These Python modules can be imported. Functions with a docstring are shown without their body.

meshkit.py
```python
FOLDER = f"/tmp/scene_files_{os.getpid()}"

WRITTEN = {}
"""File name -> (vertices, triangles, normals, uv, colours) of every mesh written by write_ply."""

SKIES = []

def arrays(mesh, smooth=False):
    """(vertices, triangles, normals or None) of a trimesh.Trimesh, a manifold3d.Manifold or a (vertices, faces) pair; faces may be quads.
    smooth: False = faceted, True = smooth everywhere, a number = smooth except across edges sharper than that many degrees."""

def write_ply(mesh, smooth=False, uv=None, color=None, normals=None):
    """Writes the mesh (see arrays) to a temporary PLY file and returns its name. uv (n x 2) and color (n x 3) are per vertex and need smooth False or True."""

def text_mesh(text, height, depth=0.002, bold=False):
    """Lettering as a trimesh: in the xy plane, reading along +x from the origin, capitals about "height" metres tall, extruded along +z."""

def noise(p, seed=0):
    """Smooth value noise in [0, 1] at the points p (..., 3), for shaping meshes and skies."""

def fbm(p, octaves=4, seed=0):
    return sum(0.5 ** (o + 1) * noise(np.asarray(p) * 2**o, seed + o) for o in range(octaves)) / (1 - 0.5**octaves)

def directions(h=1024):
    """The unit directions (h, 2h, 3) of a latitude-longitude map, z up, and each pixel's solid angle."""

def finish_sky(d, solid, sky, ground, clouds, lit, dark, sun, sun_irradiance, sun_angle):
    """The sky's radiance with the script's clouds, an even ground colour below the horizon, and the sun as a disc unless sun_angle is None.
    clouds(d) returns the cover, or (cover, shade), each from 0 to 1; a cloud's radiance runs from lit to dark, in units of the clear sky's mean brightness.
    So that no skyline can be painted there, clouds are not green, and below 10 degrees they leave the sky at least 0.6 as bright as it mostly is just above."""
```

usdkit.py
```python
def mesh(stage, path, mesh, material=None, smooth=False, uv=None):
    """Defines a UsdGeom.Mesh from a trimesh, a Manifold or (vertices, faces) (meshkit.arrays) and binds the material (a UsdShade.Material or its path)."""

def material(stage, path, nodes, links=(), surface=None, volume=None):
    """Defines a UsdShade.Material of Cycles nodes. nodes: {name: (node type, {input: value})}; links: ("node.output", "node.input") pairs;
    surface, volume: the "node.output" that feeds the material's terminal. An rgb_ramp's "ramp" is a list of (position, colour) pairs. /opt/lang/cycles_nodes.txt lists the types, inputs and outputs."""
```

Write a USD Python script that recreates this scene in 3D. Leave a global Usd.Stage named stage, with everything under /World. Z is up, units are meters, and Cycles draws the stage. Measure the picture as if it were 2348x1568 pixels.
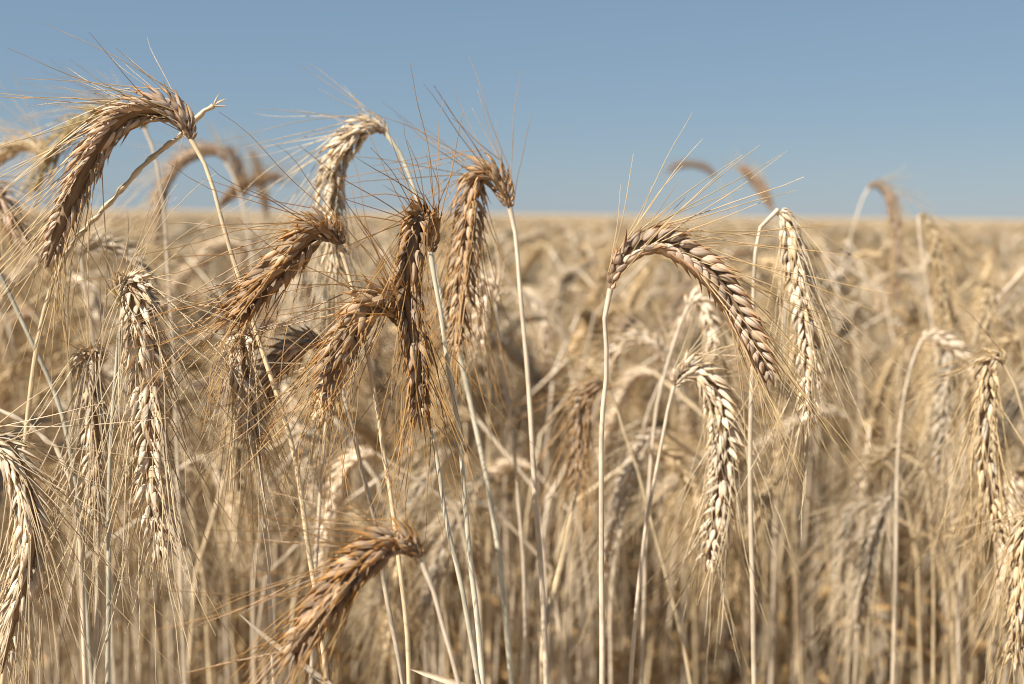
import math, random
import numpy as np
import usdkit
from meshkit import fbm, noise
from scipy.interpolate import CubicSpline
from pxr import Usd, UsdGeom, UsdLux, UsdShade, Gf, Sdf, Vt

stage = Usd.Stage.CreateInMemory()
UsdGeom.SetStageUpAxis(stage, UsdGeom.Tokens.z)
UsdGeom.SetStageMetersPerUnit(stage, 1.0)
world = UsdGeom.Xform.Define(stage, '/World')
stage.SetDefaultPrim(world.GetPrim())
UsdGeom.Scope.Define(stage, '/World/Looks')
rng = np.random.default_rng(11)

# ------------------------------------------------------------------ camera
CAM_Z = 1.20
FOCAL, APERTURE = 40.0, 36.0
FPX = 2347.0 * FOCAL / APERTURE
PITCH = math.atan((784 - 491) / FPX)
ROLL = math.radians(0.66)
cam = UsdGeom.Camera.Define(stage, '/World/camera')
cam.CreateFocalLengthAttr(FOCAL)
cam.CreateHorizontalApertureAttr(APERTURE)
cam.CreateVerticalApertureAttr(APERTURE * 684 / 1024)
cam.CreateClippingRangeAttr(Gf.Vec2f(0.02, 5000))
cam.CreateFStopAttr(8.2)
cam.CreateFocusDistanceAttr(0.455)
cam.CreateExposureAttr(1.08)
fwd = np.array([0, math.cos(PITCH), -math.sin(PITCH)])
right = np.array([1.0, 0, 0])
up = np.cross(right, fwd)
right, up = right * math.cos(ROLL) + up * math.sin(ROLL), up * math.cos(ROLL) - right * math.sin(ROLL)
EYE = np.array([0, 0, CAM_Z])
cm = Gf.Matrix4d(*right, 0, *up, 0, *(-fwd), 0, *EYE, 1)
UsdGeom.Xformable(cam).AddTransformOp().Set(cm)


def at(px, py, d):
    """World point seen at (px, py) of the 2347 x 1568 picture, d metres in front of the lens."""
    return EYE + fwd * d + right * ((px - 1173.5) / FPX * d) + up * (-(py - 784) / FPX * d)


# ------------------------------------------------------------------ sky and sun
SUN = np.array([-0.72, -0.50, 0.0])
SUN = SUN / np.linalg.norm(SUN)
SUN_EL = math.radians(47)
SUN = np.array([SUN[0] * math.cos(SUN_EL), SUN[1] * math.cos(SUN_EL), math.sin(SUN_EL)])
dome = UsdLux.DomeLight.Define(stage, '/World/sky')
skym = usdkit.material(stage, '/World/Looks/sky', {
    'sky': ('sky_texture', {'sky_type': 'single_scattering', 'sun_disc': False, 'sun_elevation': SUN_EL,
                            'sun_rotation': math.atan2(SUN[0], SUN[1]), 'air_density': 1.0, 'aerosol_density': 0.15, 'ozone_density': 1.0, 'altitude': 200.0}),
    'hs': ('hsv', {'hue': 0.5, 'saturation': 0.8, 'value': 0.8, 'fac': 1.0}),
    'even': ('mix', {'mix_type': 'mix', 'fac': 0.62, 'color2': (1.78, 3.08, 4.65)}),
    'bg': ('background_shader', {'strength': 0.05})},
    [('sky.color', 'hs.color'), ('hs.color', 'even.color1'), ('even.color', 'bg.color')], surface='bg.background')
UsdShade.MaterialBindingAPI.Apply(dome.GetPrim()).Bind(skym)
sun = UsdLux.DistantLight.Define(stage, '/World/sun')
sun.CreateNormalizeAttr(True)
sun.CreateIntensityAttr(1.25)
sun.CreateAngleAttr(0.5)
sun.CreateColorAttr(Gf.Vec3f(1.0, 0.94, 0.86))
zax = SUN
xax = np.cross([0, 0, 1.0], zax); xax /= np.linalg.norm(xax)
yax = np.cross(zax, xax)
UsdGeom.Xformable(sun).AddTransformOp().Set(Gf.Matrix4d(*xax, 0, *yax, 0, *zax, 0, 0, 0, 0, 1))

# ------------------------------------------------------------------ helpers: prims
_used = {}


def numbered(parent, name):
    k = (parent, name)
    n = _used.get(k, 0)
    _used[k] = n + 1
    return f'{parent}/{name}' if n == 0 else f'{parent}/{name}_{n:03d}'


def tag(p, label=None, category=None, group=None, kind=None):
    for k, v in (('label', label), ('category', category), ('group', group), ('kind', kind)):
        if v:
            p.SetCustomDataByKey(k, v)
    return p


def obj(name, mesh, mat, parent='/World', normals=None, uv=None, smooth=True):
    path = numbered(parent, name)
    usdkit.mesh(stage, path, mesh, MAT[mat] if isinstance(mat, str) else mat, smooth=smooth, uv=uv)
    return path


# ------------------------------------------------------------------ materials
MAT = {}


def husk_material(name, base, mid, tip, var=0.36, rough=0.7, transl=0.22, stain=(0.25, 0.17, 0.10), stain_amt=0.35):
    """Dry husk: colour runs from the base of each scale to its point, with length-wise veins, weathering blotches and a tone per piece."""
    n = {
        'tc': ('texture_coordinate', {}),
        'sep': ('separate_xyz', {}),
        'ramp': ('rgb_ramp', {'ramp': [(0.0, base), (0.45, base), (0.72, mid), (1.0, tip)]}),
        'map': ('mapping', {'scale': (15.0, 1.3, 1.0)}),
        'vein': ('noise_texture', {'scale': 1.0, 'detail': 3.0}),
        'veinr': ('map_range', {'from_min': 0.3, 'from_max': 0.7, 'to_min': 0.58, 'to_max': 1.2}),
        'geo': ('geometry', {}),
        'blot': ('noise_texture', {'scale': 420.0, 'detail': 3.0, 'roughness': 0.6}),
        'blotr': ('map_range', {'from_min': 0.48, 'from_max': 0.72, 'to_min': 0.0, 'to_max': stain_amt, 'clamp': True}),
        'mixs': ('mix', {'mix_type': 'mix', 'color2': stain}),
        'oi': ('object_info', {}),
        'oir': ('map_range', {'from_min': 0.0, 'from_max': 1.0, 'to_min': 1 - var, 'to_max': 1 + var * 0.7}),
        'mul': ('math', {'math_type': 'multiply'}),
        'shade': ('mix', {'mix_type': 'multiply', 'fac': 1.0}),
        'comb': ('combine_xyz', {}),
        'p': ('principled_bsdf', {'roughness': rough, 'specular_ior_level': 0.22}),
        'tr': ('translucent_bsdf', {}),
        'mix': ('mix_closure', {'fac': transl}),
        'bump': ('bump', {'strength': 0.35, 'distance': 0.0003}),
    }
    l = [('tc.UV', 'sep.vector'), ('sep.y', 'ramp.fac'), ('tc.UV', 'map.vector'), ('map.vector', 'vein.vector'), ('vein.fac', 'veinr.value'),
         ('geo.position', 'blot.vector'), ('blot.fac', 'blotr.value'), ('blotr.result', 'mixs.fac'), ('ramp.color', 'mixs.color1'),
         ('oi.random', 'oir.value'), ('oir.result', 'mul.value1'), ('veinr.result', 'mul.value2'),
         ('mul.value', 'comb.x'), ('mul.value', 'comb.y'), ('mul.value', 'comb.z'), ('mixs.color', 'shade.color1'), ('comb.vector', 'shade.color2'),
         ('shade.color', 'p.base_color'), ('shade.color', 'tr.color'), ('p.BSDF', 'mix.closure1'), ('tr.BSDF', 'mix.closure2'),
         ('vein.fac', 'bump.height'), ('bump.normal', 'p.normal')]
    MAT[name] = usdkit.material(stage, f'/World/Looks/{name}', n, l, surface='mix.closure')


def straw_material(name, a, b, var=0.2, rough=0.45, transl=0.0, scale=(6.0, 14.0, 1.0), spec=0.4):
    """Straw: streaks along the length, slow change between two tones, a tone per piece."""
    n = {
        'tc': ('texture_coordinate', {}),
        'map': ('mapping', {'scale': scale}),
        'ns': ('noise_texture', {'scale': 1.0, 'detail': 4.0, 'roughness': 0.6}),
        'nr': ('map_range', {'from_min': 0.3, 'from_max': 0.7, 'clamp': True}),
        'mixc': ('mix', {'color1': a, 'color2': b}),
        'geo': ('geometry', {}), 'st': ('noise_texture', {'scale': 55.0, 'detail': 4.0, 'roughness': 0.65}), 'str': ('map_range', {'from_min': 0.35, 'from_max': 0.6, 'to_min': 0.68, 'to_max': 1.04, 'clamp': True}), 'stm': ('math', {'math_type': 'multiply'}),
        'oi': ('object_info', {}),
        'oir': ('map_range', {'to_min': 1 - var, 'to_max': 1 + var * 0.6}),
        'comb': ('combine_xyz', {}),
        'shade': ('mix', {'mix_type': 'multiply', 'fac': 1.0}),
        'p': ('principled_bsdf', {'roughness': rough, 'specular_ior_level': spec}),
        'tr': ('translucent_bsdf', {}),
        'mix': ('mix_closure', {'fac': transl}),
    }
    l = [('tc.UV', 'map.vector'), ('map.vector', 'ns.vector'), ('ns.fac', 'nr.value'), ('nr.result', 'mixc.fac'), ('oi.random', 'oir.value'),
         ('geo.position', 'st.vector'), ('st.fac', 'str.value'), ('oir.result', 'stm.value1'), ('str.result', 'stm.value2'), ('stm.value', 'comb.x'), ('stm.value', 'comb.y'), ('stm.value', 'comb.z'), ('mixc.color', 'shade.color1'), ('comb.vector', 'shade.color2'),
         ('shade.color', 'p.base_color'), ('shade.color', 'tr.color'), ('p.BSDF', 'mix.closure1'), ('tr.BSDF', 'mix.closure2')]
    MAT[name] = usdkit.material(stage, f'/World/Looks/{name}', n, l, surface='mix.closure')


husk_material('husk_taupe', (0.59, 0.45, 0.33), (0.47, 0.28, 0.15), (0.36, 0.16, 0.055))
husk_material('husk_orange', (0.42, 0.285, 0.18), (0.47, 0.25, 0.085), (0.56, 0.25, 0.04), transl=0.36)
husk_material('husk_tan', (0.58, 0.42, 0.27), (0.56, 0.33, 0.14), (0.54, 0.25, 0.055), transl=0.3)
husk_material('husk_pale', (0.76, 0.64, 0.48), (0.70, 0.55, 0.36), (0.52, 0.31, 0.14), stain_amt=0.25)
husk_material('husk_straw', (0.72, 0.56, 0.34), (0.62, 0.45, 0.24), (0.54, 0.34, 0.15), stain_amt=0.3)
husk_material('husk_yellow', (0.62, 0.50, 0.26), (0.60, 0.45, 0.20), (0.50, 0.33, 0.13), transl=0.35)
husk_material('husk_core', (0.40, 0.27, 0.16), (0.40, 0.27, 0.16), (0.40, 0.27, 0.16))
straw_material('awn_orange', (0.50, 0.27, 0.085), (0.56, 0.35, 0.14), var=0.3, rough=0.35, transl=0.35, scale=(1, 6, 1), spec=0.6)
straw_material('awn_gold', (0.64, 0.44, 0.20), (0.72, 0.55, 0.31), var=0.3, rough=0.35, transl=0.35, scale=(1, 6, 1), spec=0.6)
straw_material('awn_pale', (0.72, 0.56, 0.34), (0.78, 0.65, 0.44), var=0.25, rough=0.35, transl=0.35, scale=(1, 6, 1), spec=0.6)
straw_material('stem_pale', (0.58, 0.49, 0.37), (0.45, 0.35, 0.23), var=0.2)
straw_material('stem_straw', (0.60, 0.48, 0.31), (0.45, 0.33, 0.18), var=0.25)
straw_material('stem_grey', (0.40, 0.38, 0.28), (0.52, 0.46, 0.34), var=0.2)
straw_material('leaf_dry', (0.54, 0.36, 0.16), (0.34, 0.20, 0.08), var=0.3, rough=0.6, transl=0.3, scale=(14.0, 2.0, 1.0))

MAT['soil'] = usdkit.material(stage, '/World/Looks/soil', {
    'geo': ('geometry', {}), 'n': ('noise_texture', {'scale': 9.0, 'detail': 6.0, 'roughness': 0.65}),
    'r': ('rgb_ramp', {'ramp': [(0.3, (0.16, 0.10, 0.05)), (0.55, (0.32, 0.21, 0.11)), (0.75, (0.46, 0.34, 0.18))]}),
    'b': ('bump', {'strength': 0.8, 'distance': 0.03}), 'p': ('principled_bsdf', {'roughness': 0.95})},
    [('geo.position', 'n.vector'), ('n.fac', 'r.fac'), ('r.color', 'p.base_color'), ('n.fac', 'b.height'), ('b.normal', 'p.normal')], surface='p.BSDF')
MAT['canopy'] = usdkit.material(stage, '/World/Looks/canopy', {
    'geo': ('geometry', {}), 'n': ('noise_texture', {'scale': 2.5, 'detail': 8.0, 'roughness': 0.7}), 'm': ('noise_texture', {'scale': 0.05, 'detail': 3.0}),
    'r': ('rgb_ramp', {'ramp': [(0.3, (0.27, 0.195, 0.105)), (0.5, (0.34, 0.25, 0.14)), (0.7, (0.39, 0.30, 0.18))]}),
    'mr': ('map_range', {'from_min': 0.3, 'from_max': 0.7, 'to_min': 0.85, 'to_max': 1.1}), 'c': ('combine_xyz', {}),
    'x': ('mix', {'mix_type': 'multiply', 'fac': 1.0}),
    'b': ('bump', {'strength': 0.7, 'distance': 0.1}), 'p': ('principled_bsdf', {'roughness': 0.9})},
    [('geo.position', 'n.vector'), ('geo.position', 'm.vector'), ('n.fac', 'r.fac'), ('m.fac', 'mr.value'), ('mr.result', 'c.x'), ('mr.result', 'c.y'), ('mr.result', 'c.z'),
     ('r.color', 'x.color1'), ('c.vector', 'x.color2'), ('x.color', 'p.base_color'), ('n.fac', 'b.height'), ('b.normal', 'p.normal')], surface='p.BSDF')


# ------------------------------------------------------------------ helpers: shapes. A shape is (vertices, triangles, uv)
def join(shapes):
    n, vs, fs, us = 0, [], [], []
    for v, f, u in shapes:
        vs.append(v); fs.append(f + n); us.append(u); n += len(v)
    return np.vstack(vs), np.vstack(fs), np.vstack(us)


def grid_faces(rows, cols):
    i, j = np.meshgrid(np.arange(rows - 1), np.arange(cols), indexing='ij')
    a, b = i * cols + j, i * cols + (j + 1) % cols
    c, d = a + cols, b + cols
    return np.vstack([np.stack([a, b, d], -1).reshape(-1, 3), np.stack([a, d, c], -1).reshape(-1, 3)])


def unit(v):
    v = np.asarray(v, float)
    return v / (np.linalg.norm(v, axis=-1, keepdims=True) + 1e-12)


def frames(p, n0):
    """Tangents and parallel-transported normals along a polyline."""
    t = unit(np.gradient(p, axis=0))
    n = np.zeros_like(p)
    v = np.asarray(n0, float)
    for i in range(len(p)):
        v = v - t[i] * np.dot(v, t[i])
        if np.linalg.norm(v) < 1e-6:
            v = np.cross(t[i], [0.3, 0.5, 0.8])
        v = v / np.linalg.norm(v)
        n[i] = v
    return t, n, np.cross(t, n)


def spline(pts, n=None, step=None):
    pts = np.asarray(pts, float)
    s = np.concatenate([[0], np.cumsum(np.sqrt(np.linalg.norm(np.diff(pts, axis=0), axis=1)))])
    cs = CubicSpline(s, pts)
    fine = cs(np.linspace(0, s[-1], 400))
    L = np.concatenate([[0], np.cumsum(np.linalg.norm(np.diff(fine, axis=0), axis=1))])
    if n is None:
        n = max(4, int(L[-1] / step) + 1)
    w = np.linspace(0, L[-1], n)
    return np.stack([np.interp(w, L, fine[:, k]) for k in range(3)], 1), L[-1]


def tube(p, r, sides, n0=(0.31, 0.77, 0.2), vscale=None, cap=False):
    t, n, b = frames(p, n0)
    r = np.broadcast_to(r, (len(p),))
    a = np.arange(sides) * 2 * math.pi / sides
    v = p[:, None] + r[:, None, None] * (np.cos(a)[None, :, None] * n[:, None] + np.sin(a)[None, :, None] * b[:, None])
    L = np.concatenate([[0], np.cumsum(np.linalg.norm(np.diff(p, axis=0), axis=1))])
    uv = np.stack(np.broadcast_arrays((np.abs(np.arange(sides) / sides - 0.5) * 2)[None, :], (L if vscale is None else np.linspace(0, 1, len(p)))[:, None]), -1)
    return v.reshape(-1, 3), grid_faces(len(p), sides), uv.reshape(-1, 2)


def scale_template(rings, sides, keel):
    """One husk (a pointed boat): x across, y out from the ear, z along; all within about -0.5..0.5, 0..1 long."""
    t = np.linspace(0, 1, rings)
    w = np.interp(t, [0, 0.08, 0.2, 0.36, 0.55, 0.72, 0.86, 1.0], [0.42, 0.76, 0.98, 1.0, 0.78, 0.42, 0.16, 0.03])
    a = np.arange(sides) * 2 * math.pi / sides + math.pi / 2
    x = np.cos(a)[None] * 0.5 * w[:, None]
    sy = np.sin(a)
    y = np.where(sy > 0, sy * (0.42 + keel * sy ** 6), sy * 0.22)[None] * (w[:, None] ** 0.8)
    y = y + (0.16 * np.sin(t * math.pi) - 0.02)[:, None]
    z = np.broadcast_to(t[:, None], x.shape)
    u = np.stack(np.broadcast_arrays((np.arange(sides) / sides)[None], t[:, None]), -1)
    f = grid_faces(rings, sides)
    return np.stack([x, y, z], -1).reshape(-1, 3), f, u.reshape(-1, 2)


SCALE_FINE = scale_template(8, 8, 0.12)
SCALE_MID = scale_template(5, 5, 0.1)


def place_scale(tpl, pos, along, out, length, width, thick, bend=0.0, twist=0.0):
    v, f, u = tpl
    z = unit(along); y = unit(out - z * np.dot(out, z)); x = np.cross(y, z)
    if twist:
        x, y = x * math.cos(twist) + y * math.sin(twist), y * math.cos(twist) - x * math.sin(twist)
    vv = v.copy()
    vv[:, 1] = vv[:, 1] * thick + bend * length * vv[:, 2] ** 2.2
    return pos + vv[:, :1] * width * x + vv[:, 1:2] * y + vv[:, 2:3] * length * z, f, u


def awn_shape(pos, direction, out, length, r0, wig, bend, R, segs=8, sides=3):
    u = np.linspace(0, 1, segs)
    d = unit(direction)
    side = np.cross(d, unit(out) + 1e-3)
    k1, k2 = R.normal(0, wig, 2)
    ph = R.uniform(0, 6.28, 2)
    amp = length * wig * 0.12
    p = pos + d * (u * length)[:, None] + np.outer(u ** 2 * length * bend + amp * np.sin(u * 7 + ph[0]) * u, unit(out)) + np.outer(u ** 2 * length * k1 + amp * np.sin(u * 9 + ph[1]) * u, side)
    p[:, 2] -= u ** 2 * length * 0.035
    return tube(p, np.interp(u, [0, 0.7, 1], [r0, r0 * 0.68, r0 * 0.32]), sides, vscale=1)


# an ear along a polyline; returns lists of shapes: rachis, kernels (florets), glumes, awns
def ear_shapes(path, roll_ref, R, roll=0.0, twist=0.4, width=0.0115, klen=0.0105, kwid=0.0042, flare=1.0, awn_len=0.055, awn_flare=1.0, awn_keep=0.95, ahead=0.008,
               wig=0.1, fine=True, spacing=0.0024, loose=0.0, bend_out=0.05, awn_r=0.00026, taper=0.55, neat=0.0):
    width, kwid = width * 1.12, kwid * (0.86 + 0.14 * neat)
    awn_len *= 1.06
    pts, L = spline(path, step=0.0012)
    t, n, b = frames(pts, roll_ref)
    s = np.linspace(0, L, len(pts))
    N = max(8, int((L - 0.004) / spacing))
    tpl = SCALE_FINE if fine else SCALE_MID
    ks, gs, aw = [], [], []
    for i in range(N):
        q = (i + 0.5) / N
        si = 0.001 + (L - 0.006) * (i / (N - 1)) ** (1.3 - 0.2 * neat)
        k = min(len(pts) - 1, int(si / L * (len(pts) - 1)))
        ang = roll + twist * q
        nn = n[k] * math.cos(ang) + b[k] * math.sin(ang)
        bb = np.cross(t[k], nn)
        sd = 1 if i % 2 else -1
        size = np.interp(q, [0, 0.06, 0.14, 0.25, 0.6, 0.85, 1.0], [0.28, 0.46, 0.72, 0.96, 1.0, 0.86, taper])
        hw = width / 2 * size
        for fl in (1, -1):
            a = R.normal(0.36, 0.11 - 0.06 * neat) * flare * (1 + loose * R.uniform(-0.3, 1.2))
            if q < 0.06:
                a *= 1.2
            kl = klen * size * R.uniform(0.84 + 0.1 * neat, 1.2 - 0.1 * neat)
            splay = unit(nn * sd * 0.93 + bb * fl * 0.36 + R.normal(0, 0.08, 3))
            if not neat:
                ga = R.normal(0.62, 0.24)
                splay = unit(nn * sd * math.cos(ga) + bb * fl * math.sin(ga))
            outw = unit(bb * fl * 0.85 + nn * sd * 0.55 + R.normal(0, 0.08, 3))
            pos = pts[k] + nn * sd * max(hw - kl * math.sin(a) * 0.78, 0.0004) * (0.5 - 0.2 * neat) + bb * fl * hw * 0.26
            if not neat:
                outw = unit(splay + bb * fl * 0.5 + R.normal(0, 0.1, 3))
                pos = pts[k] + splay * (max(hw - kl * math.sin(a) * 0.78, 0.0004) * 0.5 + 0.0008)
            along = unit(t[k] * math.cos(a) + splay * math.sin(a))
            ks.append(place_scale(tpl, pos, along, outw, kl, kwid * (0.82 + 0.14 * neat) * size * R.uniform(0.82, 1.12), kwid * 0.68 * size, bend=R.normal(bend_out - 0.02, 0.06 - 0.03 * neat), twist=R.normal(0, 0.45 - 0.25 * neat)))
            tip = pos + along * kl * 0.97
            if R.uniform() < awn_keep:
                al = awn_len * np.interp(q, [0, 0.12, 0.5, 1], [0.65, 0.95, 1.0, 0.75]) * R.uniform(0.72, 1.12)
                if R.uniform() < 0.12:
                    al *= R.uniform(0.2, 0.7)
                aa = abs(R.normal(0.26, 0.11)) * awn_flare
                ta = unit(t[k] + 1.2 * t[min(len(pts) - 1, k + int(ahead / 0.0012))])
                ad = unit(ta * math.cos(aa) + unit(outw + R.normal(0, 0.25, 3)) * math.sin(aa))
                aw.append(awn_shape(tip - along * 0.0008, ad, outw, al, awn_r * R.uniform(0.85, 1.1), wig, R.normal(0.03, 0.07), R, segs=9 if fine else 6))
        if not neat and R.uniform() < 0.8:  # the third floret of the spikelet, on the face of the ear
            for fl in (1, -1):
                a = abs(R.normal(0.30, 0.10)) * flare
                lat = R.normal(0, 0.34)
                outw = unit(bb * fl + nn * lat + R.normal(0, 0.08, 3))
                along = unit(t[k] * math.cos(a) + unit(bb * fl + nn * lat) * math.sin(a))
                kl = klen * size * R.uniform(0.72, 1.05)
                ks.append(place_scale(tpl, pts[k] + bb * fl * hw * 0.30 + nn * lat * hw * 0.4, along, outw, kl, kwid * 0.9 * size * R.uniform(0.8, 1.1), kwid * 0.58 * size, bend=R.normal(bend_out - 0.02, 0.05), twist=R.normal(0, 0.4)))
        # two slim glumes clasp the spikelet, one at each side of it
        for fl in (1, -1):
            a = R.normal(0.46, 0.08) * flare
            splay = unit(nn * sd * 0.9 + bb * fl * 0.5)
            outw = unit(nn * sd * 0.8 + bb * fl * 0.4)
            pos = pts[k] + nn * sd * hw * 0.22 + bb * fl * hw * 0.34
            along = unit(t[k] * math.cos(a) + splay * math.sin(a))
            g = place_scale(SCALE_MID, pos, along, outw, klen * 1.0 * size * R.uniform(0.75, 1.25), kwid * 0.36, kwid * 0.3, bend=R.normal(0.05 + bend_out, 0.09), twist=R.normal(0, 0.7))
            gs.append((g[0], g[1], g[2] * np.array([1, 0.6]) + np.array([0, 0.4])))
    # end spikelet
    ks.append(place_scale(tpl, pts[-1] - t[-1] * 0.006, t[-1], b[-1], klen * taper * 1.25, kwid * taper, kwid * taper))
    pr = pts[::4]
    rach = tube(pr, width * 0.15 * np.interp(np.linspace(0, 1, len(pr)), [0, 0.05, 0.2, 0.8, 1], [0.4, 0.7, 1, 0.85, 0.3]), 8, vscale=1)
    return rach, ks, gs, aw


def leaf_shape(p0, d0, length, width, droop, R, segs=12, curl=0.6):
    u = np.linspace(0, 1, segs)
    d = unit(d0)
    p = [np.array(p0, float)]
    for i in range(segs - 1):
        d = unit(d + np.array([0, 0, -droop / segs]) + R.normal(0, 0.05, 3))
        p.append(p[-1] + d * length / (segs - 1))
    p = np.array(p)
    t, n, b = frames(p, (R.normal(), R.normal(), 0.1))
    tw = np.linspace(0, R.normal(0, 1.8), segs)
    x = n * np.cos(tw)[:, None] + b * np.sin(tw)[:, None]
    y = np.cross(t, x)
    w = width * np.interp(u, [0, 0.1, 0.5, 1], [0.6, 1, 0.85, 0.05])
    c = np.linspace(-1, 1, 5)
    v = p[:, None] + (w[:, None] / 2 * c[None])[..., None] * x[:, None] + (curl * w[:, None] / 2 * (c[None] ** 2))[..., None] * y[:, None]
    uv = np.stack(np.broadcast_arrays((c[None] + 1) / 2, u[:, None]), -1)
    i, j = np.meshgrid(np.arange(segs - 1), np.arange(4), indexing='ij')
    a = i * 5 + j
    f = np.vstack([np.stack([a, a + 1, a + 6], -1).reshape(-1, 3), np.stack([a, a + 6, a + 5], -1).reshape(-1, 3)])
    return v.reshape(-1, 3), f, uv.reshape(-1, 2)


def put(name, shape, mat, parent):
    return obj(name, shape[:2], mat, parent, uv=shape[2])


def thing(name, label, category='grain stalk', group=None):
    path = numbered('/World', name)
    x = UsdGeom.Xform.Define(stage, path)
    tag(x.GetPrim(), label, category, group)
    return path


# ------------------------------------------------------------------ ground and far field
def ground_sheet(y0, y1, ny, nx, z, amp, seed):
    ys = y0 + (y1 - y0) * np.linspace(0, 1, ny) ** 2.6
    half = 12 + np.maximum(ys, 0) * 1.6
    X = np.linspace(-1, 1, nx)[None] * half[:, None]
    Y = np.broadcast_to(ys[:, None], X.shape)
    Z = z + amp * (fbm(np.stack([X * 2.1, Y * 2.1, X * 0], -1), 4, seed) - 0.5)
    v = np.stack([X, Y, Z], -1).reshape(-1, 3)
    i, j = np.meshgrid(np.arange(ny - 1), np.arange(nx - 1), indexing='ij')
    a = i * nx + j
    f = np.vstack([np.stack([a, a + 1, a + nx + 1], -1).reshape(-1, 3), np.stack([a, a + nx + 1, a + nx], -1).reshape(-1, 3)])
    return v, f


g = obj('ground', ground_sheet(-8, 900, 160, 140, 0.0, 0.05, 3), 'soil')
tag(stage.GetPrimAtPath(g), 'dry brown soil under the grain crop', 'ground', kind='structure')
cz = ground_sheet(0, 880, 260, 240, 1.09, 0.10, 9)
cz[0][:, 2] += 0.085 * np.clip(cz[0][:, 1] / 300, 0, 1) + np.clip(cz[0][:, 1] - 300, 0, None) * 0.0004
cz = (cz[0] + np.array([0, 20.0, 0]), cz[1])
g = obj('distant_crop', cz, 'canopy')
tag(stage.GetPrimAtPath(g), 'smooth golden far crop reaching up to the horizon under the sky', 'crop', kind='stuff')


# ------------------------------------------------------------------ the stalks in front
def stem_path(pix, base_pt):
    """pix: picture points from the ear down, with depth; goes on down into the soil. base_pt: where the ear begins."""
    w = [base_pt] + [at(*p) for p in pix]
    last, prev = w[-1], w[-2]
    d = unit(last - prev)
    slope = d[:2] / max(0.25, -d[2])
    z0 = last[2]
    for f in (0.75, 0.5, 0.25, -0.02):
        h = z0 * (1 - f)
        lat = slope * 0.22 * (1 - math.exp(-h / 0.22))
        w.append(np.array([last[0] + lat[0], last[1] + lat[1], z0 * f]))
    return w


LOOK = {
    'taupe': ('husk_taupe', 'awn_gold', 'stem_pale'),
    'orange': ('husk_orange', 'awn_orange', 'stem_straw'),
    'tan': ('husk_tan', 'awn_orange', 'stem_straw'),
    'pale': ('husk_pale', 'awn_pale', 'stem_pale'),
    'straw': ('husk_straw', 'awn_gold', 'stem_straw'),
    'yellow': ('husk_yellow', 'awn_gold', 'stem_straw'),
}


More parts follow.
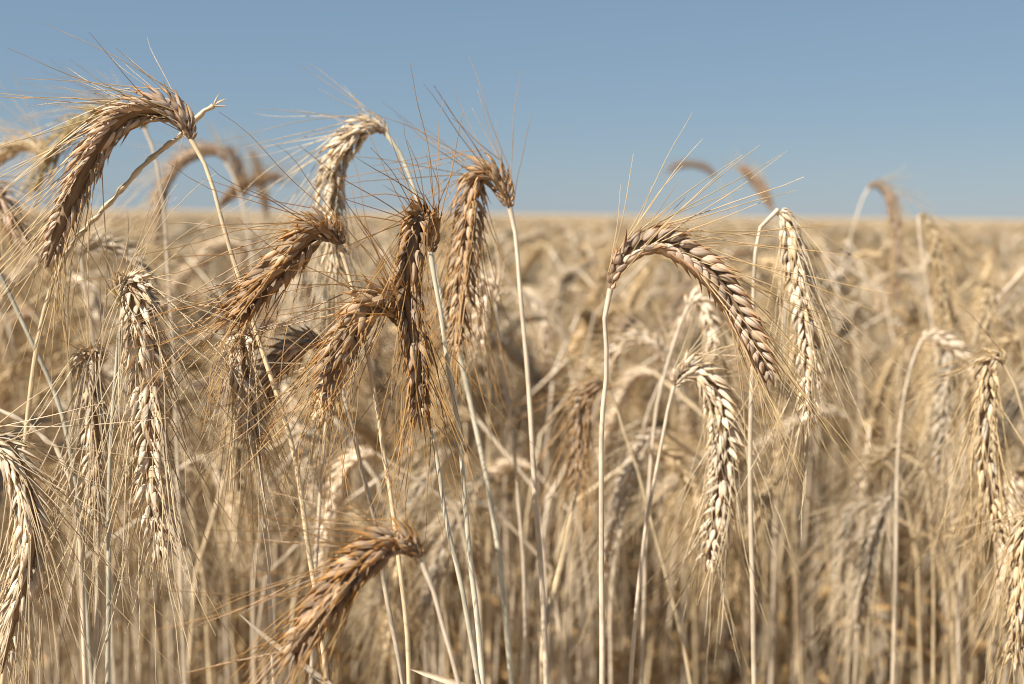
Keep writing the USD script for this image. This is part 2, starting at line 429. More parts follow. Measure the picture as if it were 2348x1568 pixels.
def hero(label, look, d, ear, stem, sharp=True, roll=0.0, stem_r=0.00118, stem_mat=None, seed=0, group=None, leaf=None, crown=None, **kw):
    R = np.random.default_rng(1000 + seed)
    hm, am, sm = LOOK[look]
    ep = [at(p[0], p[1], d + (p[2] if len(p) > 2 else 0)) for p in ear]
    sp = stem_path([(p[0], p[1], d + (p[2] if len(p) > 2 else ear[0][2] if len(ear[0]) > 2 else 0)) for p in stem], ep[0])
    path = thing('grain_stalk', label, group=group)
    pts, L = spline(sp, step=0.012)
    s = np.linspace(0, L, len(pts))
    pts = pts + (fbm(np.stack([s * 14, s * 0 + seed, s * 0], -1), 2, 5)[:, None] - 0.5) * np.array([0.0022, 0.0022, 0]) * np.minimum(1, s / 0.03)[:, None]
    rad = np.interp(s, [0, 0.006, 0.03, 0.12, 0.3, 1.2], [0.95, 0.72, 0.70, 0.86, 1.0, 1.25]) * stem_r
    put('stem', tube(pts, rad, 10), stem_mat or sm, path)
    view = unit(ep[len(ep) // 2] - EYE)
    tang = unit(ep[1] - ep[0])
    nref = np.cross(tang, view)
    rach, ks, gs, aw = ear_shapes(ep, nref, R, roll=roll, fine=sharp, **kw)
    if sharp:
        e = put('ear', rach, 'husk_core', path)
        alt = {'husk_orange': 'husk_tan', 'husk_tan': 'husk_orange', 'husk_taupe': 'husk_tan', 'husk_pale': 'husk_straw', 'husk_straw': 'husk_pale'}[hm]
        for k in ks:  # not every husk of an ear has weathered alike
            put('kernel', k, alt if R.uniform() < (0.32 if look == 'orange' else 0.16) else hm, e)
        # glume sub-parts: slim, one mesh each as well
        for k in gs:
            put('glume', k, hm, e)
        for k in aw:
            put('awn', k, am, e)
        if crown:  # sterile scales that stand up like a frill where the neck bends over
            cx, cy, cd, cn, cmat = crown
            c = at(cx, cy, d + cd)
            for q in range(cn):
                a, sp = R.uniform(0, 6.283), math.sqrt(R.uniform(0.02, 1))
                o = np.array([math.cos(a), math.sin(a), 0.0])
                put('glume', place_scale(SCALE_MID, c + o * 0.0052 * sp - np.array([0, 0, 0.002 + 0.002 * sp]), unit(o * (0.15 + 0.75 * sp) + np.array([0, 0, 1.0]) + R.normal(0, 0.12, 3)), o,
                                         R.uniform(0.005, 0.009), R.uniform(0.0012, 0.0021), 0.0010, bend=R.normal(0.08, 0.1), twist=R.normal(0, 0.5)), cmat, e)
    else:
        e = put('ear', join([rach] + ks + gs), hm, path)
        a = put('awns', join(aw), am, e)
        tag(stage.GetPrimAtPath(a), kind='stuff')
    if leaf:
        put('leaf', leaf, 'leaf_dry', path)
    return path


# in focus, left to right
hero('tall brown grain ear arching left against the sky, topmost at the left', 'taupe', 0.47,
     [(437, 318), (428, 290), (402, 260), (352, 246), (292, 262), (238, 310), (194, 388), (160, 462), (130, 540), (106, 612)],
     [(470, 375), (497, 445), (522, 535), (556, 650), (590, 760), (632, 890), (672, 1048), (715, 1313), (730, 1420)],
     seed=1, ahead=0.02, roll=0.25, twist=0.5, awn_len=0.070, awn_flare=1.12, width=0.0165, klen=0.0105, kwid=0.0043, stem_mat='stem_straw', spacing=0.0022)
hero('orange-brown grain ear leaning left in front of the pale drooping ear below the horizon', 'orange', 0.445,
     [(779, 562), (766, 540), (738, 526), (708, 540), (676, 572), (644, 608), (602, 652), (566, 690), (534, 722), (504, 750)],
     [(787, 590), (800, 632), (815, 692), (833, 752), (848, 827), (866, 930), (883, 1044), (902, 1161), (914, 1304), (928, 1436), (936, 1564)],
     seed=2, crown=(742, 512, 0.0, 12, 'husk_orange'), stem_r=0.0011, spacing=0.0020, roll=0.5, twist=0.3, flare=1.12, awn_len=0.060, awn_flare=1.7, wig=0.22, width=0.0158, klen=0.0105, kwid=0.0050, bend_out=0.05)
hero('reddish-brown grain ear hanging straight down, its bristly top at the horizon', 'orange', 0.452,
     [(986, 578, 0.016), (984, 536, 0.014), (973, 506, 0.008), (960, 508, 0.001), (950, 546, -0.005), (941, 592, -0.008), (934, 645, -0.008), (938, 700, -0.008), (948, 760, -0.008), (955, 830, -0.008), (961, 920, -0.008), (963, 985, -0.008)],
     [(1000, 660), (1015, 750), (1024, 830), (1038, 921), (1058, 1092), (1071, 1240), (1089, 1387), (1109, 1564)],
     seed=3, crown=(966, 488, 0.004, 18, 'husk_orange'), spacing=0.0020, roll=0.7, twist=0.4, flare=1.1, awn_len=0.062, awn_flare=1.35, wig=0.15, width=0.0140, klen=0.0105, kwid=0.0050, bend_out=0.05, stem_r=0.0013, stem_mat='stem_grey')
hero('tan grain ear arching left just below the reddish hanging ear', 'tan', 0.440,
     [(928, 752, 0.014), (918, 722, 0.010), (898, 696, 0.004), (870, 690), (842, 706), (814, 742), (786, 784), (766, 824), (750, 872), (736, 932)],
     [(936, 800), (952, 870), (981, 965), (1005, 1073), (1021, 1191), (1054, 1328), (1079, 1461), (1097, 1564)],
     seed=4, crown=(872, 694, 0.003, 14, 'husk_tan'), spacing=0.0020, roll=0.4, twist=0.4, flare=1.12, awn_len=0.060, awn_flare=1.5, wig=0.18, width=0.0158, klen=0.0105, kwid=0.0050, bend_out=0.05, stem_mat='stem_grey')
hero('brown-grey grain ear arching right with evenly braided kernels, sharpest ear right of the middle', 'taupe', 0.452,
     [(1399, 662), (1410, 622), (1434, 588), (1468, 564), (1507, 556), (1545, 566), (1584, 588), (1622, 619), (1655, 656), (1684, 702), (1710, 750), (1734, 798), (1756, 844), (1772, 880)],
     [(1388, 705), (1383, 753), (1387, 801), (1387, 858), (1380, 935), (1378, 1050), (1380, 1200), (1382, 1350), (1383, 1560)],
     seed=5, neat=1.0, spacing=0.0023, roll=0.05, twist=0.15, awn_len=0.066, awn_flare=1.15, wig=0.07, width=0.0150, klen=0.0104, kwid=0.0053, stem_r=0.00128, stem_mat='stem_pale')
hero('pale plump grain ear hanging down with a yellow frill on top, left of the middle', 'pale', 0.46,
     [(283, 705, 0.016), (284, 672, 0.014), (298, 652, 0.006), (312, 672, -0.002), (320, 720, -0.006), (330, 780, -0.006), (339, 850), (344, 950), (346, 1050), (352, 1150), (366, 1240), (379, 1290)],
     [(275, 735), (268, 814), (262, 910), (254, 1100), (250, 1323), (246, 1565)],
     seed=6, crown=(301, 664, 0.004, 34, 'husk_yellow'), roll=0.6, twist=0.6, flare=1.1, awn_len=0.066, awn_flare=1.35, wig=0.12, width=0.0172, klen=0.0112, kwid=0.0042, loose=0.2, stem_mat='stem_grey', spacing=0.0021)
hero('slim pale grain ear hanging left of the plump pale ear', 'pale', 0.50,
     [(219, 850, 0.012), (217, 822, 0.010), (208, 812, 0.0), (205, 850), (208, 920), (214, 1000), (213, 1080), (216, 1150), (221, 1208)],
     [(224, 920), (228, 1100), (226, 1300), (222, 1560)],
     seed=7, crown=(210, 816, 0.003, 10, 'husk_tan'), roll=0.25, twist=0.4, awn_len=0.060, awn_flare=1.2, wig=0.06, width=0.0112, klen=0.01, kwid=0.0037, spacing=0.002)
hero('pale grain ear curving down along the lower left edge of the picture', 'pale', 0.445,
     [(-40, 1030, 0.004), (-10, 1012), (22, 1038), (46, 1090), (64, 1150), (72, 1215), (64, 1285), (46, 1355), (26, 1430), (10, 1500), (0, 1550)],
     [(-60, 1100), (-75, 1250), (-85, 1500)],
     seed=8, roll=0.3, twist=0.5, awn_len=0.066, awn_flare=1.2, wig=0.05, width=0.015, klen=0.0112, kwid=0.0038, spacing=0.0022)
hero('dark narrow hanging ear with a bright frayed top, below the tip of the orange-brown ear', 'pale', 0.485,
     [(566, 800, 0.012), (563, 775, 0.010), (553, 772, 0.0), (550, 810), (556, 860), (565, 920), (577, 980), (592, 1032), (602, 1066)],
     [(572, 880), (584, 1000), (594, 1067), (604, 1186), (614, 1306), (624, 1442), (632, 1560)],
     seed=9, crown=(556, 782, 0.004, 18, 'husk_yellow'), roll=0.3, twist=0.5, awn_len=0.058, awn_flare=1.2, wig=0.06, width=0.0115, klen=0.01, kwid=0.0037, spacing=0.002)
hero('orange and dark brown grain ear leaning left, close to the lens at the bottom', 'orange', 0.385,
     [(962, 1278), (944, 1256), (910, 1242), (872, 1254), (836, 1280), (799, 1313), (760, 1364), (720, 1421), (682, 1476), (650, 1526)],
     [(977, 1304), (1001, 1372), (1026, 1460), (1050, 1550)],
     seed=10, crown=(912, 1232, 0.0, 10, 'husk_orange'), spacing=0.0020, roll=0.5, twist=0.35, flare=1.2, awn_len=0.055, awn_flare=1.5, wig=0.1, width=0.0140, klen=0.0105, kwid=0.0050, bend_out=0.05, stem_r=0.0011, stem_mat='stem_pale')
hero('pale loose-kernelled ear nodding right under the braided brown ear', 'pale', 0.545,
     [(1545, 884), (1560, 862), (1588, 846), (1618, 866), (1642, 912), (1656, 970), (1661, 1034), (1656, 1117), (1642, 1191), (1628, 1254), (1620, 1310)],
     [(1532, 930), (1515, 1019), (1498, 1112), (1480, 1215), (1466, 1338), (1456, 1436), (1446, 1564)],
     seed=11, roll=0.3, twist=0.4, flare=1.35, awn_len=0.058, awn_flare=1.4, width=0.0185, klen=0.0112, kwid=0.0042, loose=0.35, spacing=0.0022)
hero('pale lean grain ear hanging on a looped stem right of the braided brown ear', 'pale', 0.525,
     [(1783, 481), (1795, 492), (1806, 520), (1818, 574), (1832, 643), (1841, 705), (1848, 763), (1852, 834), (1853, 905), (1852, 985)],
     [(1768, 486), (1750, 506), (1735, 552), (1727, 638), (1722, 800), (1718, 1000), (1718, 1181), (1728, 1564)],
     seed=12, roll=0.5, twist=0.3, awn_len=0.060, awn_flare=1.3, width=0.013, klen=0.0098, kwid=0.0038, spacing=0.0024, stem_r=0.0013)
hero('pale grain ear with a white bent-over neck, hanging beside its tall pale stem', 'tan', 0.53,
     [(1168, 476), (1152, 430), (1126, 398), (1100, 396), (1084, 430), (1076, 490), (1068, 560), (1060, 640), (1052, 720), (1044, 790), (1040, 830)],
     [(1184, 560), (1194, 680), (1203, 780), (1213, 900), (1220, 1000), (1228, 1120), (1237, 1250), (1245, 1400), (1252, 1567)],
     seed=13, roll=0.3, twist=0.5, flare=1.15, awn_len=0.062, awn_flare=1.3, width=0.0165, klen=0.0105, kwid=0.0041, stem_r=0.0014, stem_mat='stem_pale', spacing=0.0022)
hero('cream grain ear drooping left from a grey bent stem against the sky', 'pale', 0.565,
     [(884, 306), (866, 290), (834, 292), (802, 322), (774, 356), (760, 410), (756, 470), (762, 540), (768, 610), (772, 650)],
     [(905, 328), (930, 378), (952, 442), (978, 540), (1010, 680), (1049, 800), (1084, 945), (1118, 1132), (1147, 1313), (1172, 1534)],
     seed=14, roll=0.35, twist=0.4, awn_len=0.062, awn_flare=1.3, width=0.0165, klen=0.0108, kwid=0.0042, stem_r=0.0014, stem_mat='stem_grey', spacing=0.0022)
hero('grey-mauve shaded grain ear with pointed scales, behind the tan ear', 'taupe', 0.53,
     [(745, 802), (728, 786), (694, 788), (656, 814), (624, 850), (600, 900), (578, 956), (556, 1010)],
     [(752, 850), (751, 920), (747, 985), (737, 1117), (725, 1289), (715, 1450)],
     seed=15, roll=0.3, twist=0.3, flare=1.3, awn_len=0.050, awn_keep=0.5, width=0.0120, klen=0.0130, kwid=0.0050)
hero('pale grain ear hanging near the right edge, dark where its stem bends', 'straw', 0.56,
     [(2300, 834), (2288, 818), (2272, 826), (2262, 880), (2256, 970), (2262, 1078), (2278, 1176), (2306, 1250)],
     [(2318, 862), (2330, 900), (2342, 940), (2372, 1060), (2385, 1400)],
     seed=16, roll=0.6, twist=0.4, awn_len=0.066, awn_flare=1.4, width=0.0145, klen=0.0105, kwid=0.0038)
hero('straw-coloured grain ear cut by the lower right corner', 'straw', 0.53,
     [(2372, 1190), (2362, 1180), (2348, 1215), (2342, 1300), (2338, 1400), (2330, 1480), (2322, 1540)],
     [(2385, 1300), (2395, 1560)],
     seed=17, roll=0.4, twist=0.4, awn_len=0.055, width=0.0145, klen=0.0105, kwid=0.0038)
# soft, a little farther off
S = dict(sharp=False)
hero('golden ear out of focus behind the tall brown ear', 'yellow', 0.68,
     [(331, 294), (312, 268), (272, 252), (222, 262), (168, 292), (122, 344), (92, 396), (66, 450)],
     [(344, 322), (356, 356), (369, 419), (381, 503), (390, 654), (396, 800)], seed=21, awn_len=0.05, width=0.013, stem_mat='stem_pale', **S)
hero('brown ear out of focus at the left edge under the sky', 'straw', 0.76,
     [(112, 372), (96, 346), (60, 330), (20, 344), (-30, 380), (-70, 440)],
     [(122, 420), (140, 520), (150, 700)], seed=22, awn_len=0.06, width=0.0145, **S)
hero('dark brown ear out of focus sloping down from the left edge', 'taupe', 0.60,
     [(-60, 430), (-40, 420), (-10, 440), (20, 490), (50, 540), (84, 584)],
     [(-70, 470), (-75, 600), (-80, 800)], seed=23, awn_len=0.055, width=0.0130, **S)
hero('grey-green leaning stem at the left edge with its small ear hidden by brown awns', 'straw', 0.52,
     [(-4, 622), (-20, 594), (-44, 590), (-66, 630), (-76, 700), (-80, 760)],
     [(20, 672), (72, 786), (126, 915), (158, 1048), (180, 1200), (196, 1400)], seed=24, stem_mat='stem_grey', stem_r=0.0013, **S)
hero('brown arched ear out of focus between the tall brown ear and the cream drooping ear', 'taupe', 0.92,
     [(516, 372), (500, 350), (464, 346), (424, 362), (388, 398), (366, 448), (358, 510), (356, 570)],
     [(534, 402), (550, 440), (564, 500), (580, 600), (590, 760)], seed=25, awn_len=0.05, **S)
hero('dark upright ear out of focus beside the brown arch', 'taupe', 1.15,
     [(562, 450), (552, 410), (540, 370), (524, 342), (512, 345)],
     [(570, 520), (580, 620)], seed=26, awn_len=0.04, width=0.012, klen=0.009, **S)
hero('pale ear out of focus lying nearly level against the sky', 'tan', 1.15,
     [(500, 478), (530, 446), (570, 420), (610, 408), (650, 402)],
     [(492, 520), (490, 620)], seed=27, awn_len=0.05, **S)
hero('reddish upright ear, very blurred, crossing the level pale ear', 'taupe', 1.5,
     [(612, 500), (606, 460), (596, 410), (586, 370), (578, 345)],
     [(616, 560), (620, 640)], seed=28, awn_len=0.045, **S)
hero('whitish arched ear out of focus below the bare broken spike', 'pale', 0.68,
     [(186, 590), (200, 568), (236, 560), (280, 576), (318, 606), (346, 650), (360, 700)],
     [(192, 640), (210, 760), (222, 900)], seed=29, awn_len=0.045, **S)
hero('small pale ear with a white tip behind the tall pale stem', 'pale', 0.64,
     [(1136, 690), (1130, 650), (1118, 640), (1108, 676), (1102, 740), (1098, 810)],
     [(1140, 740), (1148, 800), (1172, 945), (1184, 1117), (1196, 1289), (1209, 1564)], seed=30, awn_len=0.045, width=0.0105, **S)
hero('golden-brown ear hanging left of the braided ear\'s stem', 'tan', 0.64,
     [(1396, 894), (1380, 880), (1358, 890), (1336, 930), (1328, 994), (1324, 1060), (1318, 1130)],
     [(1412, 930), (1426, 984), (1456, 1063), (1480, 1141), (1534, 1353), (1564, 1485), (1580, 1564)], seed=31, awn_len=0.06, awn_flare=1.3, width=0.0125, **S)
hero('pale nodding ear half hidden behind the braided brown ear', 'pale', 0.66,
     [(1577, 702), (1592, 684), (1610, 694), (1624, 730), (1632, 775), (1636, 830)],
     [(1556, 753), (1537, 811), (1521, 868), (1507, 935), (1490, 1100), (1480, 1300)], seed=32, awn_len=0.05, **S)
hero('grey arched ear out of focus touching the braided ear\'s stem', 'pale', 0.76,
     [(1530, 850), (1522, 812), (1496, 784), (1462, 776), (1430, 786), (1404, 812), (1390, 850)],
     [(1512, 880), (1485, 940), (1461, 1034), (1440, 1120), (1420, 1220), (1402, 1362), (1400, 1560)], seed=33, awn_len=0.045, **S)
hero('brown-headed hooked ear out of focus above the horizon at the right', 'taupe', 1.1,
     [(1990, 432), (2010, 424), (2034, 444), (2048, 490), (2056, 550), (2058, 620), (2056, 690)],
     [(1972, 470), (1952, 540), (1930, 620), (1912, 720)], seed=34, awn_len=0.05, stem_mat='stem_pale', **S)
hero('brown ear out of focus pressed against its own leaning stem at the right', 'straw', 0.85,
     [(2106, 492), (2122, 502), (2140, 545), (2156, 610), (2164, 690), (2168, 760)],
     [(2108, 540), (2120, 620), (2134, 720), (2150, 850), (2165, 930), (2180, 1100)], seed=35, awn_len=0.05, stem_mat='stem_pale', **S)
hero('white arched ear out of focus above the ear near the right edge', 'pale', 0.74,
     [(2114, 776), (2136, 770), (2170, 784), (2206, 810), (2234, 850), (2246, 900)],
     [(2094, 820), (2072, 913), (2060, 1013), (2054, 1150), (2050, 1400)], seed=36, awn_len=0.045, **S)
hero('pale ear out of focus on a hooked stem at the right edge', 'straw', 0.82,
     [(2290, 664), (2274, 664), (2264, 700), (2260, 750), (2262, 810)],
     [(2310, 690), (2330, 740), (2350, 820), (2370, 1000)], seed=37, awn_len=0.045, **S)
hero('faint pink-brown ear arching left, very blurred in the sky right of the middle', 'tan', 2.1,
     [(1640, 410), (1620, 388), (1588, 378), (1556, 380), (1530, 394)],
     [(1660, 440), (1690, 500), (1710, 600)], seed=38, awn_len=0.03, width=0.012, stem_r=0.0012, **S)
hero('brown slanting ear, blurred in the sky above the looped stem', 'taupe', 1.3,
     [(1772, 484), (1756, 452), (1736, 420), (1710, 392), (1692, 380)],
     [(1786, 530), (1800, 620)], seed=39, awn_len=0.03, width=0.0125, **S)
hero('thin pale stalk behind the tan ear with its ear hidden by the tan awns', 'straw', 0.50,
     [(783, 890), (776, 862), (762, 856), (748, 890), (738, 940), (732, 980)],
     [(794, 935), (809, 975), (834, 1090), (858, 1190), (877, 1328), (907, 1485), (922, 1564)], seed=40, width=0.009, stem_mat='stem_pale', stem_r=0.0013, **S)
hero('blurred arched ear with brown underside right of the pale lean ear', 'straw', 0.78,
     [(2120, 1076), (2112, 1040), (2084, 1024), (2046, 1030), (2010, 1052), (1984, 1086)],
     [(2128, 1150), (2136, 1300), (2140, 1500)], seed=41, awn_len=0.045, **S)


# bare spikes that have lost their grain, and loose blades
def bare_spike(label, pix, d, down, mat, tipped):
    R = np.random.default_rng(77 + int(pix[0][0]))
    path = thing('bare_spike', label, 'grain stalk')
    w = [at(x, y, d) for x, y in pix]
    pts, L = spline(w, step=0.0022)
    side = unit(np.cross(unit(pts[-1] - pts[0]), fwd))
    zig = pts + side * (0.0002 * R.normal(0.3, 1, len(pts)) * np.where((np.arange(len(pts)) // 2) % 2, 1, -1))[:, None]
    r = 0.0009 + 0.00035 * ((np.arange(len(zig)) // 2) % 2)
    put('spike', tube(zig, r, 6), mat, path)
    sp = stem_path([(x, y, d) for x, y in down], w[0])
    put('stem', tube(spline(sp, step=0.015)[0], 0.0011, 7), mat, path)
    t = unit(np.gradient(pts, axis=0))
    for i in range(3, len(pts), 5):
        sd = 1 if (i // 5) % 2 else -1
        q = i / len(pts)
        put('scale', place_scale(SCALE_MID, pts[i], unit(t[i] + side * sd * R.uniform(0.15, 0.35)), side * sd, R.uniform(0.003, 0.0055) * (1.0 if not tipped or q < 0.8 else 1.2), 0.0011, 0.0009), 'husk_tan', path)
    if tipped:
        for sd in (-0.5, 0.1, 0.7):
            put('scale', place_scale(SCALE_MID, pts[-1], unit(t[-1] + side * sd), side * (1 if sd > 0 else -1), 0.0065, 0.0016, 0.001), 'husk_pale', path)


bare_spike('bare broken grain spike crossing behind the tall brown ear', [(163, 562), (235, 482), (293, 419), (335, 373), (394, 327), (436, 289), (453, 268), (474, 251), (490, 243)], 0.485,
           [(140, 600), (100, 720), (70, 900)], 'stem_straw', True)
bare_spike('white bare spike reaching in from the left edge', [(129, 1026), (86, 992), (43, 962), (0, 942), (-40, 930)], 0.50, [(150, 1060), (180, 1200), (190, 1400)], 'stem_pale', False)


def blade(label, pix, d, width, mat):
    w = [at(*p[:2], d + (p[2] if len(p) > 2 else 0)) for p in pix]
    pts, L = spline(w, n=14)
    t, n, b = frames(pts, (0, 0.3, 1))
    wd = width * np.interp(np.linspace(0, 1, 14), [0, 0.15, 0.6, 1], [0.1, 0.6, 1, 0.9])
    c = np.linspace(-1, 1, 5)
    v = pts[:, None] + (wd[:, None] / 2 * c)[..., None] * n[:, None] + (wd[:, None] / 3 * c ** 2)[..., None] * b[:, None]
    uv = np.stack(np.broadcast_arrays((c[None] + 1) / 2, np.linspace(0, 1, 14)[:, None]), -1).reshape(-1, 2)
    i, j = np.meshgrid(np.arange(13), np.arange(4), indexing='ij')
    a = i * 5 + j
    f = np.vstack([np.stack([a, a + 1, a + 6], -1).reshape(-1, 3), np.stack([a, a + 6, a + 5], -1).reshape(-1, 3)])
    p = put('dry_blade', (v.reshape(-1, 3), f, uv), mat, '/World')
    tag(stage.GetPrimAtPath(p), label, 'dry leaf')


blade('straight pale dry blade crossing behind the lower orange ear', [(549, 1408), (635, 1480), (700, 1528), (770, 1582), (900, 1680)], 0.42, 0.0026, 'stem_pale')
blade('pale dry blade poking up at the bottom edge under the lower orange ear\'s stem', [(941, 1534), (1000, 1552), (1060, 1572), (1150, 1610)], 0.44, 0.003, 'stem_pale')
blade('broken straw leaf leaning against the tall pale stem', [(1341, 1043), (1323, 1112), (1304, 1200), (1284, 1289), (1257, 1387), (1243, 1456, -0.01), (1243, 1600, -0.01)], 0.585, 0.0032, 'stem_straw')


# ------------------------------------------------------------------ the crop behind
def model_stalk(seed, H, bend, earL, look, fine=False, lean=0.05, nleaf=1, sides=7, awn_segs=True, low=False):
    """A stalk on its own foot at the origin, nodding towards +x. Returns shapes by part."""
    R = np.random.default_rng(seed)
    th, p = lean, np.array([0.0, 0, 0])
    stem = [p.copy()]
    n = 26
    Ls = H
    for i in range(n):
        q = i / n
        if q > 0.86:
            th += bend * 0.42 / (n * 0.14) * (q - 0.86) / 0.07
        p = p + np.array([math.sin(th), R.normal(0, 0.01), math.cos(th)]) * Ls / n
        stem.append(p.copy())
    ear = [p.copy()]
    m = 10
    for i in range(m):
        th += bend * 0.58 / m * (2.6 if i < 3 else 0.31)
        p = p + np.array([math.sin(th), 0, math.cos(th)]) * earL / m
        ear.append(p.copy())
    stem, ear = np.array(stem), np.array(ear)
    rach, ks, gs, aw = ear_shapes(ear, (0, 1, 0) if R.uniform() < 0.5 else (1, 0, 0.2), R, fine=False, roll=R.uniform(-0.8, 0.8), width=0.0128, klen=0.011, kwid=0.0043,
                                  awn_len=0.062, awn_flare=1.2, flare=1.15, awn_r=0.00028, spacing=0.0027 if not low else 0.0058, awn_keep=0.95 if not low else 0.55)
    st = tube(spline(stem, n=18 if not low else 10)[0], np.linspace(0.0021, 0.0012, 18 if not low else 10), sides)
    lv = []
    for k in range(nleaf):
        z = R.uniform(0.3, 0.68) * H
        i = int(z / H * n)
        a = R.uniform(0, 6.28)
        lv.append(leaf_shape(stem[i], (math.cos(a) * 0.5, math.sin(a) * 0.5, 1.0), R.uniform(0.12, 0.24), R.uniform(0.005, 0.009), 3.6, R))
    return st, join([rach] + ks + ([] if low else gs)), join(aw), lv, max(ear[:, 2].max(), stem[:, 2].max())


LOOKS_BACK = ['pale', 'straw', 'pale', 'pale', 'straw', 'taupe', 'straw', 'pale', 'straw', 'pale']
BENDS = [3.5, 3.2, 3.0, 3.6, 2.8, 3.4, 3.1, 3.3, 3.55, 2.5]
MODELS = []
for i in range(10):
    MODELS.append((model_stalk(300 + i, 1.05, BENDS[i], 0.088 + 0.02 * (i % 3), LOOKS_BACK[i], nleaf=[2, 1, 2, 1][i % 4], lean=[0.03, 0.08, -0.04, 0.1][i % 4]), LOOKS_BACK[i]))


def wedge(n, d0, d1, R, spread=0.56, margin=0.12):
    d = np.sqrt(R.uniform(d0 ** 2, d1 ** 2, n))
    x = R.uniform(-1, 1, n) * (d * spread + margin)
    return np.stack([x, d], 1)


DENS = 440.0
R = np.random.default_rng(5)
D1 = 1.24
n_ind = 258
area = lambda a, b: 0.56 * (b * b - a * a) + 0.24 * (b - a)
NEAR = 84
near = wedge(NEAR, 0.70, 0.94, R)
pts = np.concatenate([near, wedge(n_ind - NEAR, 0.94, D1, R)])
TOP = lambda n, R: np.minimum(CAM_Z - 0.095 + R.normal(0, 0.036, n), CAM_Z - 0.03)


def turn(R, n):
    return np.where(R.uniform(size=n) < 0.6, R.normal(math.pi, 0.8, n), R.normal(0, 0.9, n))


tops, rot, which = TOP(n_ind, R), turn(R, n_ind), R.integers(0, 10, n_ind)
tops[:NEAR] = CAM_Z - 0.165 + R.normal(0, 0.035, NEAR)
which[:NEAR] = np.array([0, 1, 2, 3, 4, 6, 7, 9])[R.integers(0, 8, NEAR)]
for i in range(NEAR):  # leave room in front of the ears one can tell apart
    while pts[i, 1] < 0.94 and min(abs(1173.5 + FPX * pts[i, 0] / pts[i, 1] - c) for c in (880, 1340, 1480, 1650, 1840, 2180, 2270)) < 75:
        pts[i] = wedge(1, 0.70, 0.94, R)[0]
WORDS = {'pale': 'pale cream', 'straw': 'straw-yellow', 'tan': 'tan', 'taupe': 'grey-brown'}
first = {}
for i in range(n_ind):
    (st, er, aw, lv, ztop), lk = MODELS[which[i]]
    u = 1173.5 + FPX * pts[i, 0] / pts[i, 1]
    zone = ('behind the sharp ears at the left' if u < 480 else 'behind the orange-brown and reddish ears' if u < 1010 else 'by the tall pale stem in the middle' if u < 1330
            else 'behind the braided brown ear' if u < 1700 else 'at the right, beyond the lean pale ear')
    row = 'low blurred' if i < NEAR else 'blurred'
    lab = f'{row} {WORDS[lk]} grain stalk {zone}'
    grp = f'{row} {WORDS[lk]} stalks in the crop {zone}'
    path = thing('crop_stalk', lab, 'grain stalk', grp)
    x = UsdGeom.Xformable(stage.GetPrimAtPath(path))
    sc = tops[i] / ztop
    x.AddTranslateOp().Set(Gf.Vec3d(float(pts[i, 0]), float(pts[i, 1]), 0.0))
    x.AddRotateZOp().Set(float(math.degrees(rot[i])))
    x.AddScaleOp().Set(Gf.Vec3f(float(sc), float(sc), float(sc)))
    k = which[i]
    if k not in first:
        first[k] = path
        hm, am, sm = LOOK[lk]
        put('stem', st, 'stem_straw' if k % 2 else 'stem_pale', path)
        e = put('ear', er, hm, path)
        tag(stage.GetPrimAtPath(put('awns', aw, am, e)), kind='stuff')
        for l in lv:
            put('leaf', l, 'leaf_dry', path)
    else:
        stage.GetPrimAtPath(path).GetReferences().AddInternalReference(first[k])
        stage.GetPrimAtPath(path).SetInstanceable(True)


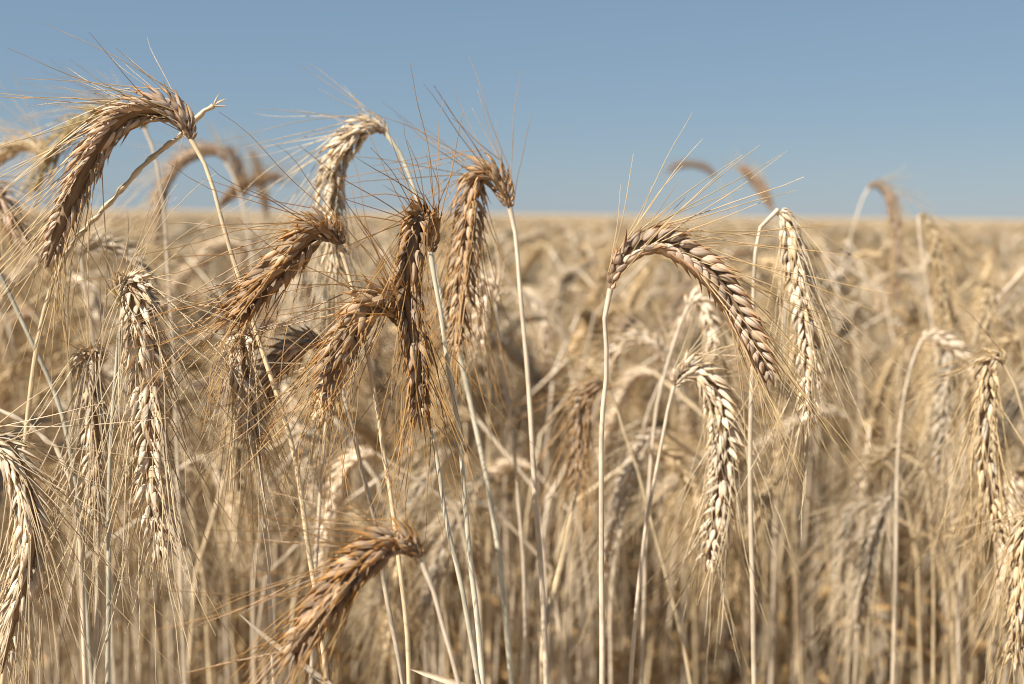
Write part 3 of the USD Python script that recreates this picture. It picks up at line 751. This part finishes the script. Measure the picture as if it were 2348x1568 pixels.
def instancer(name, label, models, pos, rotz, scale, idx, tilt=None):
    path = numbered('/World', name)
    pi = UsdGeom.PointInstancer.Define(stage, path)
    tag(pi.GetPrim(), label, 'crop', kind='stuff')
    protos = []
    for j, (shapes) in enumerate(models):
        pp = f'{path}/models/stalk_{j:03d}'
        UsdGeom.Xform.Define(stage, pp)
        for nm, sh, mt in shapes:
            put(nm, sh, mt, pp)
        protos.append(pp)
    pi.CreatePrototypesRel().SetTargets([Sdf.Path(p) for p in protos])
    pi.CreateProtoIndicesAttr(Vt.IntArray([int(i) for i in idx]))
    pi.CreatePositionsAttr(Vt.Vec3fArray.FromNumpy(pos.astype(np.float32)))
    h = rotz / 2
    pi.CreateOrientationsAttr(Vt.QuathArray([Gf.Quath(float(math.cos(a)), 0, 0, float(math.sin(a))) for a in h]))
    pi.CreateScalesAttr(Vt.Vec3fArray.FromNumpy(np.repeat(scale[:, None], 3, 1).astype(np.float32)))


mods, tz = [], []
for (st, er, aw, lv, ztop), lk in MODELS:
    hm, am, sm = LOOK[lk]
    mods.append([('stem', st, 'stem_straw' if len(mods) % 2 else 'stem_pale'), ('ear', er, hm), ('awns', aw, am)] + [('leaf', l, 'leaf_dry') for l in lv])
    tz.append(ztop)
tz = np.array(tz)
n2 = int(DENS * area(D1, 5.0))
p2 = wedge(n2, D1, 5.0, R)
i2 = R.integers(0, 10, n2)
t2 = TOP(n2, R)
instancer('crop', 'dense blurred grain crop filling the field behind the sharp ears', mods, np.concatenate([p2, np.zeros((n2, 1))], 1), turn(R, n2), t2 / tz[i2], i2)

# farther: the same crop from patches of simpler stalks
LOW = []
for j in range(6):
    lk = ['pale', 'straw', 'pale', 'straw', 'pale', 'tan'][j]
    LOW.append((model_stalk(500 + j, 1.05, [3.2, 2.8, 3.4, 3.0, 2.4, 3.1][j], 0.10, lk, nleaf=0, sides=4, low=True), lk))
lowm = [[('stem', s[0], LOOK[lk][2]), ('ear', s[1], LOOK[lk][0]), ('awns', s[2], LOOK[lk][1])] for s, lk in LOW]
lz = np.array([s[4] for s, lk in LOW])
n3 = int(260 * area(5.0, 14.0))
p3 = wedge(n3, 5.0, 14.0, R)
i3 = R.integers(0, 6, n3)
t3 = np.minimum(CAM_Z - 0.10 + R.normal(0, 0.022, n3), CAM_Z - 0.06)
instancer('far_crop', 'farther grain crop blurred to a golden band below the horizon', lowm, np.concatenate([p3, np.zeros((n3, 1))], 1), turn(R, n3), t3 / lz[i3], i3)
n4 = int(60 * area(14.0, 34.0))
p4 = wedge(n4, 14.0, 34.0, R)
i4 = R.integers(0, 6, n4)
t4 = np.minimum(CAM_Z - 0.09 + R.normal(0, 0.02, n4), CAM_Z - 0.05)
instancer('horizon_crop', 'farthest grain crop whose stalks still show as texture near the horizon', lowm, np.concatenate([p4, np.zeros((n4, 1))], 1), turn(R, n4), t4 / lz[i4], i4)
